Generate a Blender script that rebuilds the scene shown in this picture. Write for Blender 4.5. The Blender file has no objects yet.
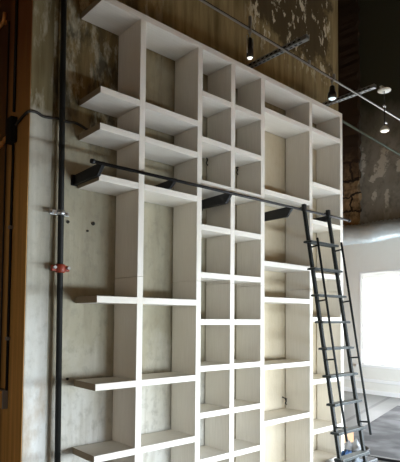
import bpy, bmesh, math, random
from mathutils import Vector, Matrix
random.seed(7)
S = bpy.context.scene
C = S.collection
F = 1.62                      # eye height of the camera above the floor

# ------------------------------------------------------------------ helpers
def new_bm():
    return bmesh.new()

def add_box(bm, x0, x1, y0, y1, z0, z1, bev=0.0):
    r = bmesh.ops.create_cube(bm, size=1.0)
    vs = r['verts']
    for v in vs:
        v.co = Vector((x0 + (v.co.x + .5) * (x1 - x0), y0 + (v.co.y + .5) * (y1 - y0), z0 + (v.co.z + .5) * (z1 - z0)))
    if bev > 0:
        es = list({e for v in vs for e in v.link_edges})
        bmesh.ops.bevel(bm, geom=es, offset=bev, segments=2, affect='EDGES', profile=.5)

def add_tube(bm, pts, rad, n=12, caps=True):
    """round tube along a polyline; rad may be a list"""
    pts = [Vector(p) for p in pts]
    rads = rad if isinstance(rad, (list, tuple)) else [rad] * len(pts)
    rings = []
    up = None
    for i, p in enumerate(pts):
        a = pts[max(i - 1, 0)]; b = pts[min(i + 1, len(pts) - 1)]
        t = (b - a).normalized()
        if up is None:
            up = Vector((0, 0, 1)) if abs(t.z) < .9 else Vector((1, 0, 0))
        s = t.cross(up).normalized(); u = s.cross(t).normalized(); up = u
        rings.append([bm.verts.new(p + rads[i] * (math.cos(2 * math.pi * k / n) * s + math.sin(2 * math.pi * k / n) * u)) for k in range(n)])
    for i in range(len(rings) - 1):
        for k in range(n):
            f = bm.faces.new((rings[i][k], rings[i][(k + 1) % n], rings[i + 1][(k + 1) % n], rings[i + 1][k])); f.smooth = True
    if caps:
        bm.faces.new(rings[0][::-1]); bm.faces.new(rings[-1])

def add_lathe(bm, prof, M=None, n=24):
    """prof: (radius, z) list spun about z, then moved by M"""
    M = M or Matrix()
    rings = []
    for r, z in prof:
        if r < 1e-5:
            rings.append([bm.verts.new(M @ Vector((0, 0, z)))])
        else:
            rings.append([bm.verts.new(M @ Vector((r * math.cos(2 * math.pi * k / n), r * math.sin(2 * math.pi * k / n), z))) for k in range(n)])
    for a, b in zip(rings, rings[1:]):
        for k in range(n):
            q = (k + 1) % n
            if len(a) == 1 and len(b) == 1: continue
            if len(a) == 1: vs = (a[0], b[q], b[k])
            elif len(b) == 1: vs = (a[k], a[q], b[0])
            else: vs = (a[k], a[q], b[q], b[k])
            f = bm.faces.new(vs); f.smooth = True

def add_prism(bm, poly, axis, a, b):
    """extrude a 2-D outline between a and b along axis ('x','y','z')"""
    def P(u, v, w):
        return {'x': (w, u, v), 'y': (u, w, v), 'z': (u, v, w)}[axis]
    lo = [bm.verts.new(P(u, v, a)) for u, v in poly]
    hi = [bm.verts.new(P(u, v, b)) for u, v in poly]
    n = len(poly)
    for k in range(n):
        bm.faces.new((lo[k], lo[(k + 1) % n], hi[(k + 1) % n], hi[k]))
    bm.faces.new(lo[::-1]); bm.faces.new(hi)

def add_beam(bm, p, q, w, h, side=(1, 0, 0), bev=0.0):
    """rectangular bar from p to q: w across `side`, h across the other way"""
    p, q = Vector(p), Vector(q); t = (q - p).normalized()
    s = (Vector(side) - t * t.dot(Vector(side))).normalized(); u = t.cross(s).normalized()
    r = bmesh.ops.create_cube(bm, size=1.0); L = (q - p).length
    for v in r['verts']:
        c = v.co.copy()
        v.co = (p + q) / 2 + t * c.x * L + s * c.y * w + u * c.z * h
    if bev:
        es = list({e for v in r['verts'] for e in v.link_edges})
        bmesh.ops.bevel(bm, geom=es, offset=bev, segments=2, affect='EDGES', profile=.5)

def base_of(o):
    while o.parent: o = o.parent
    return o.location.copy()

def obj(name, bm, m, parent=None, org=None):
    bmesh.ops.recalc_face_normals(bm, faces=bm.faces[:])
    off = base_of(parent) if parent else Vector(org or (0, 0, 0))
    for v in bm.verts: v.co -= off
    me = bpy.data.meshes.new(name); bm.to_mesh(me); bm.free()
    o = bpy.data.objects.new(name, me); C.objects.link(o)
    me.materials.append(m)
    if parent: o.parent = parent
    else: o.location = off
    return o

def tag(o, label, cat, group=None):
    o['label'] = label; o['category'] = cat
    if group: o['group'] = group
    return o

def thing(name, label, cat, loc, group=None):
    o = bpy.data.objects.new(name, None); C.objects.link(o); o.location = loc
    o.empty_display_size = .1
    return tag(o, label, cat, group)

def struct(name, bm, m, parent=None):
    o = obj(name, bm, m, parent)
    if not parent: o['kind'] = 'structure'
    return o

# ------------------------------------------------------------------ materials
class N:
    def __init__(s, name):
        s.m = bpy.data.materials.new(name); s.m.use_nodes = True
        s.t = s.m.node_tree; s.b = s.t.nodes['Principled BSDF']
        s.co = s.t.nodes.new('ShaderNodeNewGeometry')     # world position: nothing is tied to the camera
    def n(s, typ, **kw):
        x = s.t.nodes.new(typ)
        for k, v in kw.items():
            if k in x.inputs: 
                s.set(x.inputs[k], v)
            else: setattr(x, k, v)
        return x
    def set(s, inp, v):
        if isinstance(v, bpy.types.NodeSocket): s.t.links.new(v, inp)
        else: inp.default_value = v
    def pos(s, scale=(1, 1, 1), loc=(0, 0, 0)):
        mp = s.n('ShaderNodeMapping'); mp.inputs['Scale'].default_value = scale; mp.inputs['Location'].default_value = loc
        s.t.links.new(s.co.outputs['Position'], mp.inputs['Vector']); return mp.outputs[0]
    def noise(s, scale=(1, 1, 1), sc=5., det=4., rough=.55, loc=(0, 0, 0), dist=0.):
        x = s.n('ShaderNodeTexNoise'); s.t.links.new(s.pos(scale, loc), x.inputs['Vector'])
        x.inputs['Scale'].default_value = sc; x.inputs['Detail'].default_value = det; x.inputs['Roughness'].default_value = rough
        x.inputs['Distortion'].default_value = dist
        return x.outputs['Fac']
    def ramp(s, fac, a, b):
        x = s.n('ShaderNodeMapRange'); x.inputs['From Min'].default_value = a; x.inputs['From Max'].default_value = b
        s.t.links.new(fac, x.inputs['Value']); return x.outputs[0]
    def math(s, op, a, b=0.):
        x = s.n('ShaderNodeMath'); x.operation = op; s.set(x.inputs[0], a); s.set(x.inputs[1], b); return x.outputs[0]
    def mix(s, fac, a, b):
        x = s.n('ShaderNodeMix'); x.data_type = 'RGBA'
        for i, v in ((0, fac), (6, a), (7, b)):
            if isinstance(v, tuple): v = v + (1,) if len(v) == 3 else v
            s.set(x.inputs[i], v)
        return x.outputs[2]
    def xyz(s):
        x = s.n('ShaderNodeSeparateXYZ'); s.t.links.new(s.co.outputs['Position'], x.inputs[0]); return x.outputs
    def done(s, col, rough=.6, metal=0., bump=None, bs=.3, bd=.01, spec=None):
        if isinstance(col, tuple): col = col + (1,) if len(col) == 3 else col
        s.set(s.b.inputs['Base Color'], col); s.set(s.b.inputs['Roughness'], rough); s.b.inputs['Metallic'].default_value = metal
        if spec is not None: s.b.inputs['Specular IOR Level'].default_value = spec
        if bump is not None:
            x = s.n('ShaderNodeBump'); x.inputs['Strength'].default_value = bs; x.inputs['Distance'].default_value = bd
            s.t.links.new(bump, x.inputs['Height']); s.t.links.new(x.outputs[0], s.b.inputs['Normal'])
        return s.m

def plain(name, col, rough=.5, metal=0., var=.12, sc=30., emit=None, es=1., spec=None):
    k = N(name); f = k.noise(sc=sc, det=3)
    d = tuple(c * (1 - var) for c in col)
    if emit:
        k.b.inputs['Emission Color'].default_value = emit + (1,); k.b.inputs['Emission Strength'].default_value = es
    return k.done(k.mix(f, d, col), rough, metal, spec=spec)

# white-washed plywood
def whitewash(name, stretch):
    k = N(name)
    grain = k.noise(stretch, 14., 5., .6)
    blot = k.noise((1, 1, 1), 2.3, 4., .55)
    g = k.ramp(grain, .35, .75)
    c = k.mix(g, (.785, .745, .68), (.70, .66, .59))
    c = k.mix(k.ramp(blot, .45, .75), c, (.73, .685, .60))
    return k.done(c, .55, 0., grain, .08, .004, .3)
M_shelf = whitewash('white_washed_ply_along', (.35, 6., 6.))
M_up = whitewash('white_washed_ply_upright', (6., 6., .35))

def concrete_wall():
    k = N('old_stained_concrete')
    X, Y, Z = k.xyz()[:3]
    big = k.noise((1, 1, .55), 1.6, 5., .6)
    streak = k.noise((5., 5., .5), 2.2, 5., .6, dist=.3)
    fine = k.noise((1, 1, .7), 16., 6., .65)
    c = k.mix(k.ramp(big, .32, .68), (.37, .335, .24), (.53, .495, .375))
    low_lit = k.ramp(k.math('ADD', Z, k.math('MULTIPLY', k.noise((1, 1, .6), 3., 6., .65, (4, 4, 4)), 1.5)), 2.2, 1.3)  # grey-white concrete low down, paled further by painted-in low light
    c = k.mix(k.math('MULTIPLY', low_lit, .85), c, (.77, .765, .73))
    c = k.mix(k.math('MULTIPLY', k.ramp(streak, .5, .72), .55), c, (.33, .29, .21))
    c = k.mix(k.math('MULTIPLY', k.ramp(fine, .5, .7), .5), c, (.27, .25, .20))
    # yellower cement behind the wide right-hand bays
    yel = k.ramp(k.math('ADD', X, k.math('MULTIPLY', big, .8)), .75, 1.5)
    c = k.mix(k.math('MULTIPLY', yel, .75), c, k.mix(fine, (.48, .39, .255), (.66, .575, .43)))
    # older unpainted brown pour high up, with a ragged lower edge
    edge = k.math('ADD', Z, k.math('MULTIPLY', k.noise((1, 1, .4), 2.6, 6., .65), 1.0))
    old = k.ramp(edge, 3.22, 3.55)
    old = k.math('MAXIMUM', k.math('MULTIPLY', old, k.ramp(X, .1, -.62)), k.ramp(Z, 3.62, 3.80))
    oc = k.mix(k.ramp(streak, .36, .66), (.33, .255, .125), (.15, .11, .05))
    flake = k.ramp(k.noise((2.2, 2.2, .8), 4.6, 6., .68, (3, 1, 2)), .5, .6)
    left = k.ramp(X, .0, -.55)
    oc = k.mix(k.math('MULTIPLY', flake, k.math('MULTIPLY', left, .9)), oc, (.56, .53, .40))
    dark = k.ramp(k.noise((2.2, 2.2, .9), 4., 5., .6, (7, 0, 1)), .47, .62)
    oc = k.mix(k.math('MULTIPLY', dark, k.math('MULTIPLY', left, .85)), oc, (.055, .05, .032))
    c = k.mix(old, c, oc)
    # dark peeling paint field upper right, bounded by a ragged curve, with pale chips
    rag = k.math('MULTIPLY', k.math('SUBTRACT', k.noise((1, 1, 1), 3.5, 6., .7), .5), .7)
    zlow = k.math('ADD', 4.5, k.math('MULTIPLY', k.math('MAXIMUM', k.math('SUBTRACT', 1.35, X), 0.), .5))
    r = k.math('MINIMUM', k.math('SUBTRACT', Z, zlow), k.math('SUBTRACT', X, .85))
    r = k.math('MINIMUM', r, k.math('SUBTRACT', 2.30, X))
    field = k.ramp(k.math('ADD', r, rag), -.03, .06)
    lim = k.ramp(k.math('ADD', X, k.math('MULTIPLY', k.noise((1, 1, 1), 6., 4.), .3)), 2.52, 2.44)
    c = k.mix(k.math('MULTIPLY', field, .92), c, (.06, .042, .02))
    chips = k.ramp(k.noise((1.9, 1.9, .75), 6.2, 5., .66, (1.7, 2, .4)), .565, .60)
    chips = k.math('MULTIPLY', chips, k.math('MULTIPLY', k.ramp(X, .85, 1.05), k.ramp(Z, 4.25, 4.5)))
    chips = k.math('MULTIPLY', chips, lim)
    c = k.mix(k.math('MULTIPLY', chips, .85), c, (.66, .61, .46))
    return k.done(c, .85, 0., k.math('ADD', k.math('MULTIPLY', fine, .5), streak), .35, .015, .2)
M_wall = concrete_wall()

def pilaster_mat():
    k = N('cast_concrete_pilaster')
    X, Y, Z = k.xyz()[:3]
    streak = k.noise((6., 6., .35), 2.4, 5., .6)
    fine = k.noise((1, 1, .7), 18., 6., .65)
    c = k.mix(k.ramp(streak, .35, .7), (.57, .55, .47), (.44, .42, .34))
    low_lit = k.ramp(k.math('ADD', Z, k.math('MULTIPLY', k.noise((1, 1, .6), 3., 6., .65, (4, 4, 4)), 1.3)), 2.5, 1.6)  # pilaster paler near the floor, the brighter low daylight put into its colour
    c = k.mix(k.math('MULTIPLY', low_lit, .8), c, (.79, .80, .78))
    c = k.mix(k.math('MULTIPLY', k.ramp(fine, .5, .75), .4), c, (.3, .28, .22))
    edge = k.math('ADD', Z, k.math('MULTIPLY', k.noise((1, 1, .4), 4., 6., .65), .12))
    oc = k.mix(k.ramp(streak, .36, .66), (.17, .135, .065), (.29, .25, .14))
    oc = k.mix(k.math('MULTIPLY', k.ramp(k.noise((1.6, 1.6, .45), 7., 5., .62, (2, 2, 2)), .52, .62), .75), oc, (.50, .47, .36))
    c = k.mix(k.ramp(edge, 3.07, 3.12), c, oc)
    rust = k.math('MULTIPLY', k.ramp(Z, 1.22, 1.16), k.ramp(k.noise((1, 1, .5), 7., 5., .6), .42, .7))
    c = k.mix(k.math('MULTIPLY', rust, .7), c, (.42, .3, .17))
    return k.done(c, .85, 0., fine, .3, .01, .2)
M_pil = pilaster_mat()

def brown_mat():
    k = N('brown_stained_boards')
    X, Y, Z = k.xyz()[:3]
    g = k.noise((9., 9., .35), 2.2, 5., .6)
    w = k.n('ShaderNodeTexWave'); w.inputs['Scale'].default_value = 1.4; w.bands_direction = 'Y'
    k.t.links.new(k.pos(), w.inputs['Vector']); w.inputs['Distortion'].default_value = 1.2
    c = k.mix(k.ramp(g, .32, .7), (.42, .225, .06), (.70, .40, .13))
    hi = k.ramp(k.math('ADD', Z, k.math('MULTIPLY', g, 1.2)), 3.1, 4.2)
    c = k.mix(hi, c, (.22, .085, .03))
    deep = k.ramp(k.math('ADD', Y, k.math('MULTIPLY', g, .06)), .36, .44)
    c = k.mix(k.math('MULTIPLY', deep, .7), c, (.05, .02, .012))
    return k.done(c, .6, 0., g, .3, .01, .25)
M_brown = brown_mat()

def right_wall_mat():
    k = N('peeling_grey_plaster_over_beige_paint')
    X, Y, Z = k.xyz()[:3]
    big = k.noise((1, 1, 1), .9, 5., .6)
    fine = k.noise((1, 1, .8), 7., 6., .65)
    up = k.mix(k.ramp(big, .35, .7), (.24, .225, .185), (.37, .35, .30))
    up = k.mix(k.math('MULTIPLY', k.ramp(fine, .5, .72), .5), up, (.075, .07, .058))
    peel = k.ramp(k.noise((1, 1.3, .8), 2.0, 6., .62, (0, 2.35, .8)), .57, .605)
    peel = k.math('MULTIPLY', peel, k.ramp(Z, 6.3, 5.6))
    blob = None
    for (by, bz, ry, rz_) in ((2.0, 5.02, .13, .30), (2.12, 4.80, .20, .16), (2.30, 4.70, .12, .10), (2.24, 4.33, .06, .22), (1.93, 4.2, .06, .18), (2.5, 5.15, .07, .3), (1.62, 4.85, .15, .22), (.9, 4.6, .3, .3), (.2, 5.0, .3, .5)):
        dy = k.math('DIVIDE', k.math('SUBTRACT', Y, by), ry); dz = k.math('DIVIDE', k.math('SUBTRACT', Z, bz), rz_)
        q = k.math('SUBTRACT', 1., k.math('ADD', k.math('MULTIPLY', dy, dy), k.math('MULTIPLY', dz, dz)))
        blob = q if blob is None else k.math('MAXIMUM', blob, q)
    ragged = k.noise((1, 1, 1), 5.5, 6., .7, (9, 3, 2))
    blob = k.ramp(k.math('ADD', k.math('MAXIMUM', blob, -1.5), k.math('MULTIPLY', k.math('SUBTRACT', ragged, .5), 8.)), .25, .5)
    peel = k.math('MAXIMUM', k.math('MULTIPLY', peel, .25), blob)
    up = k.mix(k.math('MULTIPLY', peel, .8), up, (.66, .63, .55))
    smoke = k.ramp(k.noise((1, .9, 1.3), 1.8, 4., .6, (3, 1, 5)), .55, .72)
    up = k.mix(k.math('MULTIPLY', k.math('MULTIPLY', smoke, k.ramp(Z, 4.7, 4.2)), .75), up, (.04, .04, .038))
    top_shade = k.ramp(k.math('ADD', Z, k.math('MULTIPLY', k.noise((1, 1, .6), 1.6, 5., .6), 1.6)), 5.9, 7.2)  # upper wall darkened above a ragged edge: lack of light painted in
    up = k.mix(top_shade, up, (.055, .055, .036))
    low = k.mix(fine, (.77, .755, .695), (.83, .815, .76))
    c = k.mix(k.ramp(Z, 3.5, 3.52), low, up)
    return k.done(c, .8, 0., fine, .25, .01, .2)
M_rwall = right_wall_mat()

def brick_mat():
    k = N('rough_old_brick')
    X, Y, Z = k.xyz()[:3]
    b = k.n('ShaderNodeTexBrick')
    cb = k.n('ShaderNodeCombineXYZ'); wob = k.math('MULTIPLY', k.noise((1, 1, 1), 1.7, 4., .6, (5, 5, 5)), .55); k.t.links.new(k.math('ADD', Y, wob), cb.inputs[0]); k.t.links.new(k.math('ADD', Z, wob), cb.inputs[1]); k.t.links.new(cb.outputs[0], b.inputs['Vector'])
    b.inputs['Scale'].default_value = 1.0; b.inputs['Brick Width'].default_value = .55; b.inputs['Row Height'].default_value = .36
    b.inputs['Mortar Size'].default_value = .025
    b.inputs['Color1'].default_value = (.40, .28, .15, 1); b.inputs['Color2'].default_value = (.17, .10, .05, 1); b.inputs['Mortar'].default_value = (.03, .024, .018, 1)
    n = k.noise((1, 1, .8), 5., 6., .7)
    c = k.mix(k.ramp(n, .45, .68), b.outputs['Color'], (.035, .026, .018))
    c = k.mix(k.ramp(k.math('ADD', Z, k.math('MULTIPLY', n, 1.)), 4.9, 5.9), c, (.055, .036, .024))
    return k.done(c, .9, 0., n, .8, .04, .1)
M_brick = brick_mat()

def floor_mat():
    k = N('polished_grey_concrete')
    n = k.noise((1, 1, 1), 1.2, 5., .6); f = k.noise((1, 1, 1), 14., 4., .6)
    c = k.mix(k.ramp(n, .3, .7), (.19, .19, .185), (.27, .27, .265)); c = k.mix(k.math('MULTIPLY', f, .3), c, (.17, .17, .17))
    # saw-cut joints in the slab
    X, Y, Z = k.xyz()[:3]
    d = k.math('SUBTRACT', Y, k.math('MULTIPLY', X, .258))
    w = k.math('ABSOLUTE', k.math('SUBTRACT', k.math('FRACT', k.math('MULTIPLY', k.math('ADD', d, 1.203), 1 / 2.4)), .5))
    j = k.ramp(w, .018, .014)
    c = k.mix(k.math('MULTIPLY', j, .8), c, (.08, .08, .08))
    return k.done(c, .38, 0., f, .05, .004)
M_floor = floor_mat()

def rug_mat():
    k = N('mottled_charcoal_rug')
    n = k.noise((1, 1, 1), 2.6, 3., .5); f = k.noise((1, 1, 1), 40., 3., .6)
    c = k.mix(k.ramp(n, .42, .66), (.075, .075, .08), (.24, .24, .25)); c = k.mix(k.math('MULTIPLY', f, .4), c, (.06, .06, .065))
    return k.done(c, .8, 0., f, .3, .006)

M_ceil = plain('sooty_ceiling', (.09, .06, .025), .9, 0, .3, 3.)
M_rear = plain('painted_brick_rear', (.34, .18, .06), .85, 0, .2, 4.)
M_white = plain('white_gloss_paint', (.93, .93, .92), .4, 0, .04)
M_black = plain('blackened_steel', (.012, .012, .013), .45, .0, .3, 60., spec=.3)
M_ladder = plain('charcoal_steel', (.016, .019, .019), .6, 0, .25, 50., spec=.2)
M_tread = plain('worn_grey_tread', (.04, .046, .046), .6, .0, .25, 40., spec=.25)
M_tread_top = plain('lit_tread_top', (.24, .26, .26), .6, 0, .2, 60.)  # lit copy of the tread grey, for the tops only
M_pipe = plain('black_iron_pipe', (.013, .0135, .012), .6, .0, .35, 25., spec=.25)
M_red = plain('red_painted_iron', (.30, .035, .012), .45, 0, .3, 60.)
M_zinc = plain('zinc_plated_steel', (.55, .56, .56), .32, .85, .2, 40.)
M_galv = plain('dull_galvanised_box', (.32, .33, .35), .45, .5, .2, 40.)
M_copper = plain('copper_pipe', (.95, .42, .12), .35, .2, .4, 20.)
M_cable = plain('dark_rubber_cable', (.03, .027, .022), .6, 0, .3, 60.)
M_can = plain('smoked_bronze_lamp', (.035, .032, .028), .3, .6, .2, 50.)
M_lens = plain('lamp_glass', (.7, .8, .78), .2, 0, .05, 30., (.8, 1., .97), .8)
M_lensw = plain('bright_lamp_glass', (.8, .8, .78), .2, 0, .05, 30., (1., .95, .85), 1.2)
M_disc = plain('cream_enamel', (.68, .66, .58), .4, 0, .1, 30.)
M_strut = plain('slotted_strut', (.36, .37, .37), .4, .6, .3, 30.)
M_slot = plain('slot_dark', (.012, .012, .012), .7)
M_track = plain('brushed_track', (.30, .29, .27), .35, .6, .2, 40.)
M_greenpipe = plain('painted_conduit', (.09, .105, .08), .5, .2, .25, 20.)
M_hole = plain('dark_anchor', (.05, .045, .035), .8)

def foil_mat():
    k = N('crinkled_aluminium')
    n = k.noise((1, 1, 1), 5., 5., .6)
    return k.done(k.mix(n, (.50, .57, .60), (.72, .80, .83)), .35, .25, n, .5, .05)
M_foil = foil_mat()

# ------------------------------------------------------------------ setting
YB = 4.2; XR = 7.4; XL = -5.6; YR = -4.0; HC = 9.3
bm = new_bm(); add_box(bm, XL, XR + .3, YR, YB, -.1, 0); struct('floor', bm, M_floor)
bm = new_bm(); add_box(bm, XL, XR + .3, YR, YB, HC, HC + .1); struct('ceiling', bm, M_ceil)
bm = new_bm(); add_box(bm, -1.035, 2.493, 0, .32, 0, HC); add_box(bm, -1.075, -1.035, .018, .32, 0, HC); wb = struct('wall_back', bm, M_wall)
for x, z, r in ((-.945, .665 + F, .011), (-.745, .68 + F, .014), (-.925, -.44 + F, .009), (-.79, .62 + F, .008)):
    bm = new_bm(); add_lathe(bm, [(0, 0), (r * .6, .0), (r * .6, .006), (r, .006), (r, -.004)], Matrix.Translation((x, -.003, z)) @ Matrix.Rotation(math.pi / 2, 4, 'X'), 14)
    obj('anchor', bm, M_hole, wb)
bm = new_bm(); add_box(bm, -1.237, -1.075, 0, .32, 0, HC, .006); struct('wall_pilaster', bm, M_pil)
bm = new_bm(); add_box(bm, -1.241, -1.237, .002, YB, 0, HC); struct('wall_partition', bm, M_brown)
bm = new_bm(); add_box(bm, XL, XR + .3, YB, YB + .2, 0, HC); struct('wall_far', bm, M_rear)
bm = new_bm(); add_box(bm, XL - .2, XL, YR, -3.4, 0, HC); add_box(bm, XL - .2, XL, -.6, YB, 0, HC); add_box(bm, XL - .2, XL, -3.4, -.6, 0, .25); add_box(bm, XL - .2, XL, -3.4, -.6, 1.9, HC); struct('wall_left', bm, M_rear)

# right wall with the window opening
WY0, WY1, WZ0, WZ1 = -1.2, 2.60, .63, 2.66
bm = new_bm()
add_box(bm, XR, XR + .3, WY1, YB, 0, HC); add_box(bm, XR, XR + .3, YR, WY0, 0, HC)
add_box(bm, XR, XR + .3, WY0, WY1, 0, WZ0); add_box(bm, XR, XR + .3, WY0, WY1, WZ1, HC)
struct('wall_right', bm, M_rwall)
bm = new_bm()
add_box(bm, XR - .004, XR + .12, WY0, WY0 + .03, WZ0, WZ1); add_box(bm, XR - .004, XR + .12, WY1 - .03, WY1, WZ0, WZ1)
add_box(bm, XR - .004, XR + .12, WY0 + .03, WY1 - .03, WZ0, WZ0 + .03); add_box(bm, XR - .004, XR + .12, WY0 + .03, WY1 - .03, WZ1 - .03, WZ1)
w1 = struct('window_1', bm, M_white)
M_pane = plain('daylit_frosted_pane', (.9, .9, .9), .4, 0, .02, 10., (.93, .97, 1.0), 6.0)
bm = new_bm(); add_box(bm, XR + .06, XR + .075, WY0 + .03, WY1 - .03, WZ0 + .03, WZ1 - .03); obj('pane', bm, M_pane, w1)
kb = N('white_roller_blind'); tl = kb.n('ShaderNodeBsdfTranslucent'); tl.inputs[0].default_value = (.8, .8, .78, 1); mxs = kb.n('ShaderNodeMixShader'); mxs.inputs[0].default_value = .27
kb.done((.85, .85, .83), .8); kb.t.links.new(kb.b.outputs[0], mxs.inputs[1]); kb.t.links.new(tl.outputs[0], mxs.inputs[2]); kb.t.links.new(mxs.outputs[0], kb.t.nodes['Material Output'].inputs[0])
bm = new_bm(); add_box(bm, XR - .0, XR + .003, WY0 + .03, WY1 - .03, WZ1 - .16, WZ1 - .03); obj('roller_blind', bm, kb.m, w1)
bm = new_bm(); add_box(bm, XR, XR + .003, WY1 - .085, WY1 - .03, WZ0 + .03, WZ1 - .16); obj('blind_side_channel', bm, kb.m, w1)
bm = new_bm(); add_box(bm, XR - .08, XR - .03, WY0 - .05, WY1 + .05, WZ0 - .05, WZ0); obj('window_sill', bm, M_white, w1)
bm = new_bm(); add_box(bm, XR - .03, XR, YR + .01, 4.19, 0, .09); struct('baseboard_right', bm, M_white)
bm = new_bm(); add_box(bm, XR - .05, XR, YR + .01, 4.19, .26, .335, .01); struct('trim_1', bm, M_white)

# brick pier up on the right wall
bm = new_bm()
add_box(bm, XR - .07, XR, 2.56, 3.25, 3.45, HC)
bmesh.ops.subdivide_edges(bm, edges=[e for e in bm.edges if abs(e.verts[0].co.z - e.verts[1].co.z) > 1], cuts=60, use_grid_fill=True)
for v in bm.verts:
    if 3.5 < v.co.z < HC - .1:
        v.co.y += random.uniform(-.035, .035); v.co.x += random.uniform(-.03, .01) if v.co.x < XR - .01 else 0
struct('trim_2', bm, M_brick)

# rear wall with four tall windows behind the camera
wins = [(-.1, 1.3), (1.7, 3.9), (4.3, 6.7)]
RZ0, RZ1 = .12, 1.35
bm = new_bm(); xs = [XL] + [v for w in wins for v in w] + [XR + .3]
for a, b in zip(xs[0::2], xs[1::2]): add_box(bm, a, b, YR - .25, YR, RZ0, RZ1)
add_box(bm, XL, XR + .3, YR - .25, YR, 0, RZ0); add_box(bm, XL, XR + .3, YR - .25, YR, RZ1, HC)
struct('wall_rear', bm, M_rear)
for i, (a, b) in enumerate(wins):
    bm = new_bm()
    add_box(bm, a, b, YR - .12, YR - .06, RZ0, RZ0 + .06); add_box(bm, a, b, YR - .12, YR - .06, RZ1 - .06, RZ1)
    for x in (a, (a + b) / 2 - .03, b - .06): add_box(bm, x, x + .06, YR - .12, YR - .06, RZ0 + .06, RZ1 - .06)
    struct('window_%d' % (i + 2), bm, M_black)

# ------------------------------------------------------------------ bookcase
D = .3105; T = .0455; TP = .05; YBK = -.012
PX = {'P1': -.5584, 'P2': 0., 'P3': .377, 'P4': .76, 'P5': 1.4862, 'P6': 2.0314}
LE = -.8803; ZT = 2.2088 + F
case = thing('bookcase', 'huge white-washed plywood wall bookcase of mixed square and tall open bays', 'bookcase', (.76, -.155, 0))
SEAM = .285 + F
for p, x in PX.items():
    for a, b in ((0, SEAM - .001), (SEAM + .001, ZT - T)):
        bm = new_bm(); add_box(bm, x, x + TP, -D, YBK, a, b, .002); obj('upright', bm, M_up, case)
bm = new_bm(); add_box(bm, LE, PX['P6'] + TP, -D, YBK, ZT - T, ZT, .002); top = obj('top_board', bm, M_shelf, case)
rowsA = [1.562, 1.308, .958, .1364, -.4477, -.9170, -1.395]
rowsS = [1.8245, 1.4508, 1.0967, .7409, .3581, -.0150, -.383, -.747, -1.1073, -1.47]
rowsT = [1.910, 1.1608, .5103, .187, -.4181, -.9108, -1.44]
rowsU = [1.9198, 1.3669, .9857, .455, .012, -.6035, -1.0901, -1.42]
M_end = plain('raw_plywood_end', (.30, .235, .15), .7, 0, .2, 40.)
def raw_end(o):
    o.data.materials.append(M_end)
    for p in o.data.polygons:
        if p.normal.x < -.9: p.material_index = 1
raw_end(top)
def bay(x0, x1, rows):
    for z in rows:
        bm = new_bm(); add_box(bm, x0, x1, -D, YBK, z + F - T, z + F, .002); o = obj('shelf', bm, M_shelf, case)
        if x0 == LE: raw_end(o)
bay(LE, PX['P1'], rowsA)
bay(PX['P1'] + TP, PX['P2'], rowsA)
bay(PX['P2'] + TP, PX['P3'], rowsS)
bay(PX['P3'] + TP, PX['P4'], rowsS)
bay(PX['P4'] + TP, PX['P5'], rowsT)
bay(PX['P5'] + TP, PX['P6'], rowsU)

# ------------------------------------------------------------------ ladder rail and brackets
RY = -.388
def rz(x): return F + 1.003 + .0105 * (x + .97)
rail = thing('ladder_rail', 'thin black steel ladder rail running across the whole bookcase front', 'rail', (.55, RY, rz(.55)))
bm = new_bm(); add_tube(bm, [(-.975, RY, rz(-.975)), (2.075, RY, rz(2.075))], .0115, 14); obj('rail_tube', bm, M_black, rail)
for x in (-.975, 2.075):
    bm = new_bm(); add_tube(bm, [(x - .012, RY, rz(x)), (x + .012, RY, rz(x))], .016, 14); obj('end_cap', bm, M_black, rail)
for x, zl in ((-.897, .935), (-.288, .9585), (.303, .942), (1.107, .942), (1.745, .9862)):
    zt = rz(x) - F
    bm = new_bm()
    add_prism(bm, [(0, zl + F), (0, zt + F), (RY - .006, zt + .012 + F), (RY - .008, zt - .006 + F), (RY + .055, zl + F)], 'x', x - .012, x + .012)
    b = obj('bracket', bm, M_black, rail)
    bm = new_bm(); add_box(bm, x - .03, x + .03, -.010, -.0005, zl + F - .004 if zl < .95 else zl + F, zt + F + .004); obj('wall_plate', bm, M_black, b)

# ------------------------------------------------------------------ ladder
lx = (1.246, 1.640); zt = 1.02 + F; yt = -.375
def ly(z): return yt - .1635 * (zt - z) - .047
lad = thing('library_ladder', 'black steel rolling library ladder leaning on the rail at the right', 'ladder', ((lx[0] + lx[1]) / 2, ly(0), 0))
for x in lx:
    bm = new_bm(); add_beam(bm, (x, ly(.045), .045), (x, ly(zt + .012), zt + .012), .019, .028, (1, 0, 0), .004); st = obj('stringer', bm, M_ladder, lad)
    bm = new_bm(); add_box(bm, x - .022, x + .022, ly(.02) - .04, ly(.02) + .04, 0, .05, .008); obj('rubber_foot', bm, M_black, st)
    # hook over the rail
    z0 = rz(x)
    bm = new_bm()
    pts = [(x, RY - .020, z0 - .03)] + [(x, RY - .0185 * math.cos(a), z0 + .0185 * math.sin(a)) for a in [math.pi * k / 8 for k in range(0, 9)]]
    add_tube(bm, pts, .006, 10)
    add_box(bm, x - .017, x + .017, RY - .05, RY - .0135, z0 - .02, z0 + .045, .004)
    obj('rail_hook', bm, M_black, lad)
    # grab rail standing off the stringer
    hz1, hz0 = .735 + F, -1.05 + F
    off = .098
    bm = new_bm(); add_tube(bm, [(x, ly(hz0) - off, hz0), (x, ly(hz1) - off, hz1)], .0105, 12); hr = obj('grab_rail', bm, M_ladder, lad)
    for z in (.655 + F, .155 + F, -.37 + F, -.95 + F):
        bm = new_bm(); add_tube(bm, [(x, ly(z), z), (x, ly(z) - off, z + .012)], .0075, 10); obj('standoff', bm, M_ladder, hr)
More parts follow.
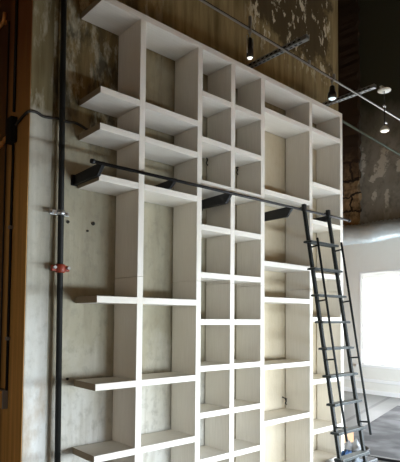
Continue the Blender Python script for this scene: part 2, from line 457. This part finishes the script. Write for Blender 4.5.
for i, z in enumerate([.707, .453, .207, -.036, -.274, -.516, -.760, -1.001, -1.22, -1.43]):
    z += F; y = ly(z)
    bm = new_bm(); add_box(bm, lx[0] - .03, lx[1] + .03, y - .05, y + .04, z - .009, z + .009, .003)
    td = obj('tread', bm, M_tread, lad)
    bm = new_bm(); add_box(bm, lx[0] - .02, lx[1] + .02, y - .044, y + .034, z + .0088, z + .0125, .001); gp = obj('tread_top', bm, M_tread_top, td); gp['label'] = 'lighter grey tread top with painted-in light'  # tread tops paler than the fronts, light from above put into the colour
for x in lx:
    pass

# ------------------------------------------------------------------ standpipe at left
pX = lambda z: -1.012 + (F + 1.0 - z) * .0075 * -1 + .0
def pxx(z): return -1.038 + (2.22 + F - z) * .0083
sp = thing('standpipe', 'tall black iron standpipe on the concrete wall left of the bookcase', 'pipe', (pxx(0), -.055, 0))
bm = new_bm(); add_tube(bm, [(pxx(0), -.055, 0), (pxx(6.0), -.055, 6.0)], .0205, 18); obj('pipe', bm, M_pipe, sp)
zr = .325 + F
bm = new_bm(); add_lathe(bm, [(.023, -.03), (.034, -.026), (.036, -.02), (.036, .02), (.034, .026), (.023, .03)], Matrix.Translation((pxx(zr), -.055, zr)), 24)
for s in (-1, 1): add_box(bm, pxx(zr) + s * .048 - .017, pxx(zr) + s * .048 + .017, -.068, -.042, zr - .02, zr + .02, .004)
cp = obj('coupling', bm, M_red, sp); cp['label'] = 'red painted pipe coupling'
for s in (-1, 1):
    bm = new_bm(); add_tube(bm, [(pxx(zr) + s * .05, -.09, zr + .004), (pxx(zr) + s * .05, -.03, zr + .004)], .011, 8); obj('bolt', bm, M_zinc, cp)
zc = .708 + F
bm = new_bm(); add_lathe(bm, [(.0228, -.018), (.030, -.018), (.030, .018), (.0228, .018)], Matrix.Translation((pxx(zc), -.055, zc)), 24)
add_box(bm, pxx(zc) - .085, pxx(zc) - .028, -.06, -.05, zc - .017, zc + .017, .002)
add_box(bm, pxx(zc) + .028, pxx(zc) + .06, -.06, -.05, zc - .017, zc + .012, .002)
add_box(bm, pxx(zc) + .035, pxx(zc) + .055, -.05, -.001, zc - .014, zc + .01, .002)
cl = obj('pipe_clamp', bm, M_zinc, sp); cl['label'] = 'zinc plated wall clamp'
for dx, dz in ((-.065, 0), (.045, -.005)):
    bm = new_bm(); add_tube(bm, [(pxx(zc) + dx, -.076, zc + dz), (pxx(zc) + dx, -.05, zc + dz)], .009, 6); obj('bolt', bm, M_zinc, cl)

# cable slung across the pilaster
bm = new_bm()
pts = [(-1.262, .188, 1.33 + F), (-1.256, .12, 1.355 + F), (-1.254, .05, 1.37 + F), (-1.25, -.012, 1.372 + F), (-1.20, -.014, 1.380 + F), (-1.15, -.013, 1.365 + F), (-1.09, -.013, 1.37 + F),
       (-1.03, -.014, 1.38 + F), (-.97, -.014, 1.375 + F), (-.91, -.014, 1.385 + F), (-.86, -.014, 1.375 + F), (-.78, -.013, 1.355 + F), (-.6, -.013, 1.35 + F)]
sm = []
for i in range(len(pts) - 1):
    for k in range(4):
        t = k / 4; p = [Vector(pts[max(0, min(len(pts) - 1, i + j))]) for j in (-1, 0, 1, 2)]
        sm.append(.5 * (2 * p[1] + (p[2] - p[0]) * t + (2 * p[0] - 5 * p[1] + 4 * p[2] - p[3]) * t * t + (3 * p[1] - p[0] - 3 * p[2] + p[3]) * t ** 3))
sm.append(Vector(pts[-1]))
add_tube(bm, sm, .0095, 8)
tag(obj('cable', bm, M_cable, None, (-1.1, -.014, 1.37 + F)), 'dark sagging cable strung across the pale concrete behind the standpipe', 'cable')

# vertical conduit with its junction and outlet boxes on the brown partition
XP = -1.241
cd = thing('conduit', 'thin dark conduit running straight down the brown boarded partition', 'conduit', (XP - .012, .245, .95 + F - 1.5))
bm = new_bm(); add_tube(bm, [(XP - .012, .248, 4.6), (XP - .012, .25, 3.07)], .010, 10); add_tube(bm, [(XP - .012, .25, 2.9), (XP - .014, .24, 2.72), (XP - .012, .25, 2.5), (XP - .012, .25, -.52 + F)], .009, 10); obj('tube', bm, M_pipe, cd)
bm = new_bm(); add_box(bm, XP - .05, XP - .001, .20, .30, 1.22 + F, 1.40 + F, .006); obj('junction_box', bm, M_pipe, cd)
for z in (.62 + F, -.16 + F):
    bm = new_bm(); add_box(bm, XP - .026, XP - .001, .232, .266, z - .012, z + .012, .002); obj('strap', bm, M_galv, cd)
ob = thing('outlet_box', 'grey metal outlet box low on the brown boarded partition', 'outlet', (XP, .30, -.58 + F))
bm = new_bm(); add_box(bm, XP - .040, XP - .001, .245, .37, -.645 + F, -.515 + F, .004); obj('box', bm, M_galv, ob)
bm = new_bm(); add_box(bm, XP - .045, XP - .040, .25, .365, -.64 + F, -.52 + F, .002); obj('face_plate', bm, M_brown, ob)
bm = new_bm(); add_box(bm, XP - .0465, XP - .045, .28, .30, -.60 + F, -.56 + F); add_box(bm, XP - .0465, XP - .045, .31, .33, -.60 + F, -.56 + F); obj('socket', bm, M_hole, ob)
bm = new_bm(); add_tube(bm, [(XP - .02, .302, 1.28 + F), (XP - .02, .44, 1.27 + F), (XP - .02, .9, 1.26 + F)], .015, 12)
add_tube(bm, [(XP - .02, .33, 1.277 + F), (XP - .02, .38, 1.275 + F)], .022, 12); add_tube(bm, [(XP - .02, .47, 1.27 + F), (XP - .02, .53, 1.268 + F)], .023, 12)
tag(obj('copper_pipe', bm, M_copper, None, (XP - .02, .3, 1.27 + F)), 'copper pipe leaving the junction box on the brown partition', 'pipe')
bm = new_bm(); add_tube(bm, [(XP - .02, .455, 4.05), (XP - .02, .455, 2.27 + F), (XP - .02, .48, 2.21 + F), (XP - .02, .9, 2.20 + F)][1:], .014, 12)
add_box(bm, XP - .02, XP + .0005, .47, .50, 2.20 + F, 2.225 + F)
tag(obj('copper_pipe', bm, M_copper, None, (XP - .02, .5, 2.2 + F)), 'copper pipe stub at the very top of the brown partition', 'pipe')
bm = new_bm(); add_tube(bm, [(XP - .008, .40, 2.18 + F), (XP - .008, .40, 0.0)], .006, 8)
tag(obj('wire', bm, M_cable, None, (XP - .008, .45, .4)), 'thin dark wire running down the dark rear edge of the brown partition', 'wire')

# ------------------------------------------------------------------ track lighting above the bookcase
TY = -.60
def tz(x): return F + 2.302 - .0165 * (x + .24)
tr = thing('lighting_track', 'long thin metal lighting track crossing above the bookcase', 'light track', (1.2, TY, tz(1.2)))
bm = new_bm(); add_beam(bm, (-2.2, TY, tz(-2.2)), (4.6, TY, tz(4.6)), .017, .008, (0, 1, 0), .002); obj('rail_bar', bm, M_track, tr)
bm = new_bm(); add_beam(bm, (-2.2, TY, tz(-2.2) + .0095), (4.6, TY, tz(4.6) + .0095), .009, .011, (0, 1, 0)); obj('rail_bar', bm, M_black, tr)
for x, hh in ((.292, .11), (1.08, .045), (1.478, .06), (2.44, .03)):
    bm = new_bm(); add_box(bm, x - .009, x + .009, TY - .012, TY + .012, tz(x) - .0045, tz(x) + hh, .003); obj('joiner', bm, M_track, tr)

ZB = 2.305 + F + .035
def strut(x, yend, label):
    t = thing('strut_channel', label, 'bracket', (x, 0, ZB), 'slotted struts over the bookcase')
    bm = new_bm()
    w, h, th = .020, .036, .004
    for s in (-1, 1): add_box(bm, x + s * w - th / 2, x + s * w + th / 2, yend, 0, ZB - h / 2, ZB + h / 2)
    add_box(bm, x - w, x + w, yend, 0, ZB + h / 2 - th, ZB + h / 2)
    add_box(bm, x - w, x + w, yend, 0, ZB - h / 2, ZB - h / 2 + th)
    obj('channel', bm, M_strut, t)
    y = -.06
    bm = new_bm(); add_box(bm, x - .009, x + .009, y - .028, y, ZB - h / 2 - .0012, ZB - h / 2); s0 = obj('slot', bm, M_slot, t)
    bm = new_bm(); add_box(bm, x - w - th / 2 - .0012, x - w - th / 2, y - .028, y, ZB - .006, ZB + .006); s1 = obj('slot', bm, M_slot, t)
    k = 1
    while y - .05 * k > yend + .04:
        for q in (s0, s1):
            c = q.copy(); C.objects.link(c); c.location.y = -.05 * k
        k += 1
    return t
strut(.785, -.80, 'slotted steel strut above the bookcase, ending against the chipped dark paint')
strut(2.005, -.735, 'slotted steel strut at the right end, beside the cream disc')

def spot_body(prefix, x, y, ztop, zlen, r, lensmat, t):
    bm = new_bm(); ztop -= .0065; add_tube(bm, [(x, y, ztop), (x, y, ztop - .07)], .006, 8); add_box(bm, x - .010, x + .010, y - .012, y + .012, ztop - .025, ztop, .003); obj('mount', bm, M_track, t)
    bm = new_bm(); z = ztop - .06
    add_lathe(bm, [(0, z), (r * .45, z), (r * .6, z - .01), (r * .7, z - zlen * .45), (r, z - zlen * .6), (r, z - zlen), (r * .88, z - zlen), (r * .85, z - zlen * .93), (0, z - zlen * .93)], Matrix.Translation((x, y, 0)), 20)
    obj('lamp_can', bm, M_can, t)
    bm = new_bm(); add_lathe(bm, [(r * .86, z - zlen + .006), (r * .6, z - zlen - .006), (0, z - zlen - .011)], Matrix.Translation((x, y, 0)), 20); obj('lens', bm, lensmat, t)
t = thing('spotlight', 'small bronze spotlight hanging from the track beside the first strut', 'spotlight', (.29, TY, tz(.29)), 'track spotlights')
spot_body('a', .292, TY, tz(.292), .165, .027, M_lensw, t)
for s in (-1, 1):
    bm = new_bm(); add_tube(bm, [(.292 + s * .033, TY, tz(.292) - .06), (.292 + s * .033, TY, tz(.292) - .2)], .004, 8); obj('yoke_arm', bm, M_zinc, t)
t = thing('spotlight', 'dark spotlight with pale teal lens hanging near the concrete wall corner', 'spotlight', (1.49, TY, tz(1.49)), 'track spotlights')
spot_body('b', 1.445, TY, tz(1.445), .125, .042, M_lens, t)
# third: canopy under the strut end, rod, little head
cx, cy = 2.06, -.80
t = thing('spotlight', 'small white spotlight on a rod hung from a cream disc', 'spotlight', (cx, cy, ZB - .02), 'track spotlights')
zc2 = 2.295 + F
bm = new_bm(); add_lathe(bm, [(0, .012), (.03, .012), (.062, 0), (.066, -.008), (.06, -.014), (0, -.014)], Matrix.Translation((cx, cy, zc2)), 28); add_box(bm, cx - .07, cx + .012, cy - .012, cy + .012, zc2 + .005, zc2 + .02); obj('canopy', bm, M_disc, t)
bm = new_bm(); add_tube(bm, [(cx, cy, zc2), (cx, cy, zc2 - .385)], .0055, 8); obj('rod', bm, M_black, t)
bm = new_bm(); add_box(bm, cx - .022, cx + .022, cy - .01, cy + .01, zc2 - .175, zc2 - .16, .003); obj('swivel', bm, M_zinc, t)
bm = new_bm(); add_box(bm, cx + .004, cx + .045, cy - .008, cy + .008, zc2 - .335, zc2 - .322, .003); obj('aiming_knob', bm, M_zinc, t)
bm = new_bm(); add_lathe(bm, [(0, .03), (.018, .03), (.04, .004), (.046, -.012), (.044, -.02), (0, -.024)], Matrix.Translation((cx, cy, zc2 - .40)), 22); hd = obj('lamp_head', bm, M_disc, t)
bm = new_bm(); add_lathe(bm, [(.038, -.021), (.03, -.027), (0, -.03)], Matrix.Translation((cx, cy, zc2 - .40)), 22); obj('lens', bm, M_lensw, t)

# painted conduit from the bookcase top to the right wall
bm = new_bm(); add_tube(bm, [(2.0, -.16, 2.258 + F), (XR, -.16, 1.95 + F)], .014, 12)
tag(obj('conduit_pipe', bm, M_greenpipe, None, (2.1, -.16, 2.2 + F)), 'dull green pipe running right from the top corner of the bookcase', 'pipe')

# ------------------------------------------------------------------ flexible duct along the right wall
bm = new_bm(); pts = []; rads = []
for i in range(121):
    y = -2.5 + i * .045
    z = 3.44 + .055 * (y - 2.0) - .035 * math.cos(y * 1.9 + .6) + .01 * math.sin(y * 5)
    pts.append((XR - .34 + .015 * math.sin(y * 3), y, z)); rads.append(.20 + .02 * (y - 2.0) * (y > -1) + .012 * (1 if i % 2 else -1) + .008 * math.sin(y * 7))
add_tube(bm, pts, rads, 24)
dct = obj('air_duct', bm, M_foil, None, (XR - .34, 0, 3.44)); tag(dct, 'fat silver flexible air duct along the right wall above the window', 'duct')
for y in (-2.2, -.6, 1.0, 2.6):
    bm = new_bm(); add_box(bm, XR - .34, XR - .0005, y - .03, y + .03, 3.40, 3.48, .004); obj('wall_bracket', bm, M_galv, dct)

# ------------------------------------------------------------------ cable stubs poking out of the wall inside the bays
def stub(x, y, z, label, h=.07):
    bm = new_bm(); add_tube(bm, [(x, 0, z + h), (x, -.03, z + h * .9), (x + .008, -.045, z + h * .5), (x - .004, -.04, z + .2 * h), (x + .006, -.05, z)], .006, 8)
    add_tube(bm, [(x, -.03, z + h * .9), (x + .010, -.05, z + h * .75)], .006, 8)
    tag(obj('wire_stub', bm, M_cable, None, (x, -.02, z)), label, 'wire', 'loose wires in the bays')
stub(.346, -.03, 1.335 + F, 'loose dark wire in the small square bay above the rail, left of two', .1)
stub(.729, -.03, 1.33 + F, 'loose dark wire in the small square bay above the rail, right of two', .09)
stub(1.46, -.03, 1.20 + F, 'loose dark wire just above the rail in the wide tan-backed bay', .06)
stub(1.45, -.03, -.87 + F, 'loose dark wire low down in the wide tan-backed bay, below eye level', .07)

# ------------------------------------------------------------------ things on the floor by the ladder
rd = math.radians(14.2)
bm = new_bm()
Mr = Matrix.Translation((2.744, .32, 0)) @ Matrix.Rotation(rd, 4, 'Z')
add_box(bm, 0, 3.7, -3.0, 0, .0005, .03, .006); bmesh.ops.transform(bm, matrix=Mr, verts=bm.verts[:])
rg = obj('rug', bm, rug_mat(), None, (2.744, .32, 0)); tag(rg, 'large mottled charcoal rug on the grey floor right of the ladder', 'rug')
bm = new_bm(); add_box(bm, -.06, 0, -3.0, 0, .0005, .034, .006); bmesh.ops.transform(bm, matrix=Mr, verts=bm.verts[:]); obj('edge_binding', bm, M_black, rg)

M_bin = plain('charcoal_plastic', (.03, .032, .037), .5, 0, .2, 30.)
bx, by = 2.285, -.30
bn = thing('storage_bin', 'charcoal plastic bin of rags on the floor behind the ladder foot', 'bin', (bx, by, 0))
bm = new_bm(); add_lathe(bm, [(0, 0), (.13, 0), (.135, .006), (.155, .225), (.165, .225), (.165, .243), (.15, .243), (.145, .225), (.125, .012), (0, .012)], Matrix.Translation((bx, by, 0)), 32); obj('body', bm, M_bin, bn)
for s in (-1, 1):
    bm = new_bm(); add_box(bm, bx + s * .168 - .013, bx + s * .168 + .013, by - .05, by + .05, .21, .225, .004); obj('handle', bm, M_bin, bn)
def cloth(name, cxx, cyy, z, sx, sy, h, m, label, seed, rot=0):
    r = random.Random(seed); bm = new_bm(); n = 16; vs = []
    ph = [r.uniform(0, 6.28) for _ in range(6)]
    for i in range(n + 1):
        row = []
        for j in range(n + 1):
            u, v = i / n * 2 - 1, j / n * 2 - 1
            e = max(0, 1 - (u * u) ** 1.5) * max(0, 1 - (v * v) ** 1.5)
            w = 1 + .16 * math.sin(4 * v + ph[2])
            hh = h * (e ** .5) * (.72 + .2 * math.sin(5 * u + ph[0] + 2 * v) + .18 * math.sin(6 * v - 3 * u + ph[1]))
            X = u * sx * w; Y = v * sy * (1 + .14 * math.sin(3 * u + ph[3]))
            row.append(bm.verts.new((cxx + X * math.cos(rot) - Y * math.sin(rot), cyy + X * math.sin(rot) + Y * math.cos(rot), z + max(hh, 0) + .002)))
        vs.append(row)
    for i in range(n):
        for j in range(n):
            f = bm.faces.new((vs[i][j], vs[i + 1][j], vs[i + 1][j + 1], vs[i][j + 1])); f.smooth = True
    bmesh.ops.solidify(bm, geom=bm.faces[:], thickness=.006)
    o = obj(name, bm, m, None, (cxx, cyy, z)); return tag(o, label, 'cloth')
M_rag = plain('grey_white_rag', (.6, .6, .62), .9, 0, .5, 14.)
M_blue = plain('blue_cloth', (.05, .12, .27), .9, 0, .4, 10.)
M_pale = plain('pale_blue_cloth', (.36, .40, .44), .9, 0, .4, 8.)
M_bright = plain('bright_blue_plastic', (.02, .16, .62), .4, 0, .1, 20.)
cloth('rag', bx, by, .19, .115, .10, .13, M_rag, 'crumpled grey and white rag heaped in the charcoal bin', 3, .3)
M_board = plain('raw_orange_plywood', (.34, .18, .08), .6, 0, .2, 6.)
bm = new_bm()
for a, b, c, d, e, f in ((2.28, 2.60, -.02, 0., .0, .47), (2.28, 2.30, 0., .26, 0, .47), (2.58, 2.60, 0., .26, 0, .47), (2.30, 2.58, .24, .26, 0, .47), (2.30, 2.58, 0, .24, 0, .02)):
    pass
for a, b, c, d, e, f in ((2.25, 2.62, -.10, -.08, 0, .36), (2.25, 2.27, -.08, -.005, 0, .36), (2.60, 2.62, -.08, -.005, 0, .36), (2.27, 2.60, -.08, -.005, 0, .02)):
    add_box(bm, a, b, c, d, e, f, .002)
tag(obj('plywood_crate', bm, M_board, None, (2.4, -.05, 0)), 'orange plywood crate against the wall behind the charcoal bin', 'crate')
# low tub with folded cloths under the ladder
tb = thing('plastic_tub', 'low dark tub of folded cloths with a blue latch under the ladder', 'tub', (1.82, -.60, 0))
bm = new_bm()
add_box(bm, 1.62, 2.02, -.72, -.49, 0.0, .265, .01); obj('body', bm, M_bin, tb)
bm = new_bm(); add_box(bm, 1.66, 1.76, -.732, -.72, .10, .225, .004); o = obj('latch', bm, M_bright, tb); o['label'] = 'bright blue latch'
cloth('folded_cloth', 1.73, -.64, .265, .085, .055, .06, M_pale, 'pale blue folded cloth on the dark tub', 11, 0)
cloth('folded_cloth', 1.76, -.535, .265, .10, .032, .085, M_blue, 'deep blue folded cloth on the dark tub', 5, 0)

# ------------------------------------------------------------------ light
def area(name, loc, rot, sx, sy, power, col):
    L = bpy.data.lights.new(name, 'AREA'); L.shape = 'RECTANGLE'; L.size = sx; L.size_y = sy; L.energy = power; L.color = col
    o = bpy.data.objects.new(name, L); C.objects.link(o); o.location = loc; o.rotation_euler = rot
    return o
pw = [200, 260, 1000]
for (a, b), p in zip(wins, pw):
    area('window_light', ((a + b) / 2, YR - .05, (RZ0 + RZ1) / 2), (math.radians(90 - 50), 0, 0), b - a - .1, RZ1 - RZ0 - .1, p, (.85, .965, 1.06))
# added warm fill: a bare bulb on a cord, unseen behind the camera
bx0 = (2.0, -3.3, 3.2)
t = thing('fill_bulb', 'added warm fill bulb on a black cord, unseen behind the camera', 'lamp', bx0)
bm = new_bm(); add_tube(bm, [(bx0[0], bx0[1], HC), (bx0[0], bx0[1], bx0[2] + .17)], .006, 8); obj('cord', bm, M_black, t)
bm = new_bm(); add_lathe(bm, [(0, .17), (.02, .17), (.024, .1), (.024, .07), (0, .07)], Matrix.Translation(bx0), 16); obj('socket', bm, M_black, t)
bm = new_bm(); add_lathe(bm, [(.018, .07), (.03, .05), (.05, 0), (.045, -.03), (.025, -.05), (0, -.055)], Matrix.Translation(bx0), 20)
obj('bulb', bm, plain('warm_fill_glow', (.9, .8, .6), .3, 0, .02, 10., (1., .66, .26), 95.), t)
W = bpy.data.worlds.new('World'); S.world = W; W.use_nodes = True
W.node_tree.nodes['Background'].inputs[0].default_value = (.85, .92, 1, 1); W.node_tree.nodes['Background'].inputs[1].default_value = 1.0

area('window_light', (XL + .05 - .1, -2.0, 1.075), (math.radians(90 - 35), 0, math.radians(-90)), 2.7, 1.6, 15, (1.0, .74, .42))  # added warm fill in the unseen left opening, tinted to yellow the side faces
# ------------------------------------------------------------------ camera
fpx, ppx, ppy = 494.1266, 195.415, 294.382
yaw, pitch, roll = .72170734, .04690361, .00864554
fw = Vector((math.sin(yaw) * math.cos(pitch), math.cos(yaw) * math.cos(pitch), math.sin(pitch)))
rt = Vector((math.cos(yaw), -math.sin(yaw), 0)); up = rt.cross(fw)
R1 = math.cos(roll) * rt + math.sin(roll) * up; U1 = -math.sin(roll) * rt + math.cos(roll) * up
cam = bpy.data.cameras.new('Camera'); co = bpy.data.objects.new('Camera', cam); C.objects.link(co)
co.matrix_world = Matrix(((R1.x, U1.x, -fw.x, -2.55617), (R1.y, U1.y, -fw.y, -3.20475), (R1.z, U1.z, -fw.z, F - .00327), (0, 0, 0, 1)))
cam.sensor_fit = 'HORIZONTAL'; cam.sensor_width = 36.; cam.lens = fpx / 400 * 36
cam.shift_x = (200 - ppx) / 400; cam.shift_y = (ppy - 231) / 400
cam.clip_start = .05; cam.clip_end = 100
S.camera = co
S.view_settings.view_transform = 'Standard'; S.view_settings.look = 'None'; S.view_settings.gamma = 1.; S.view_settings.use_curve_mapping = False
S.view_settings.exposure = 0.06
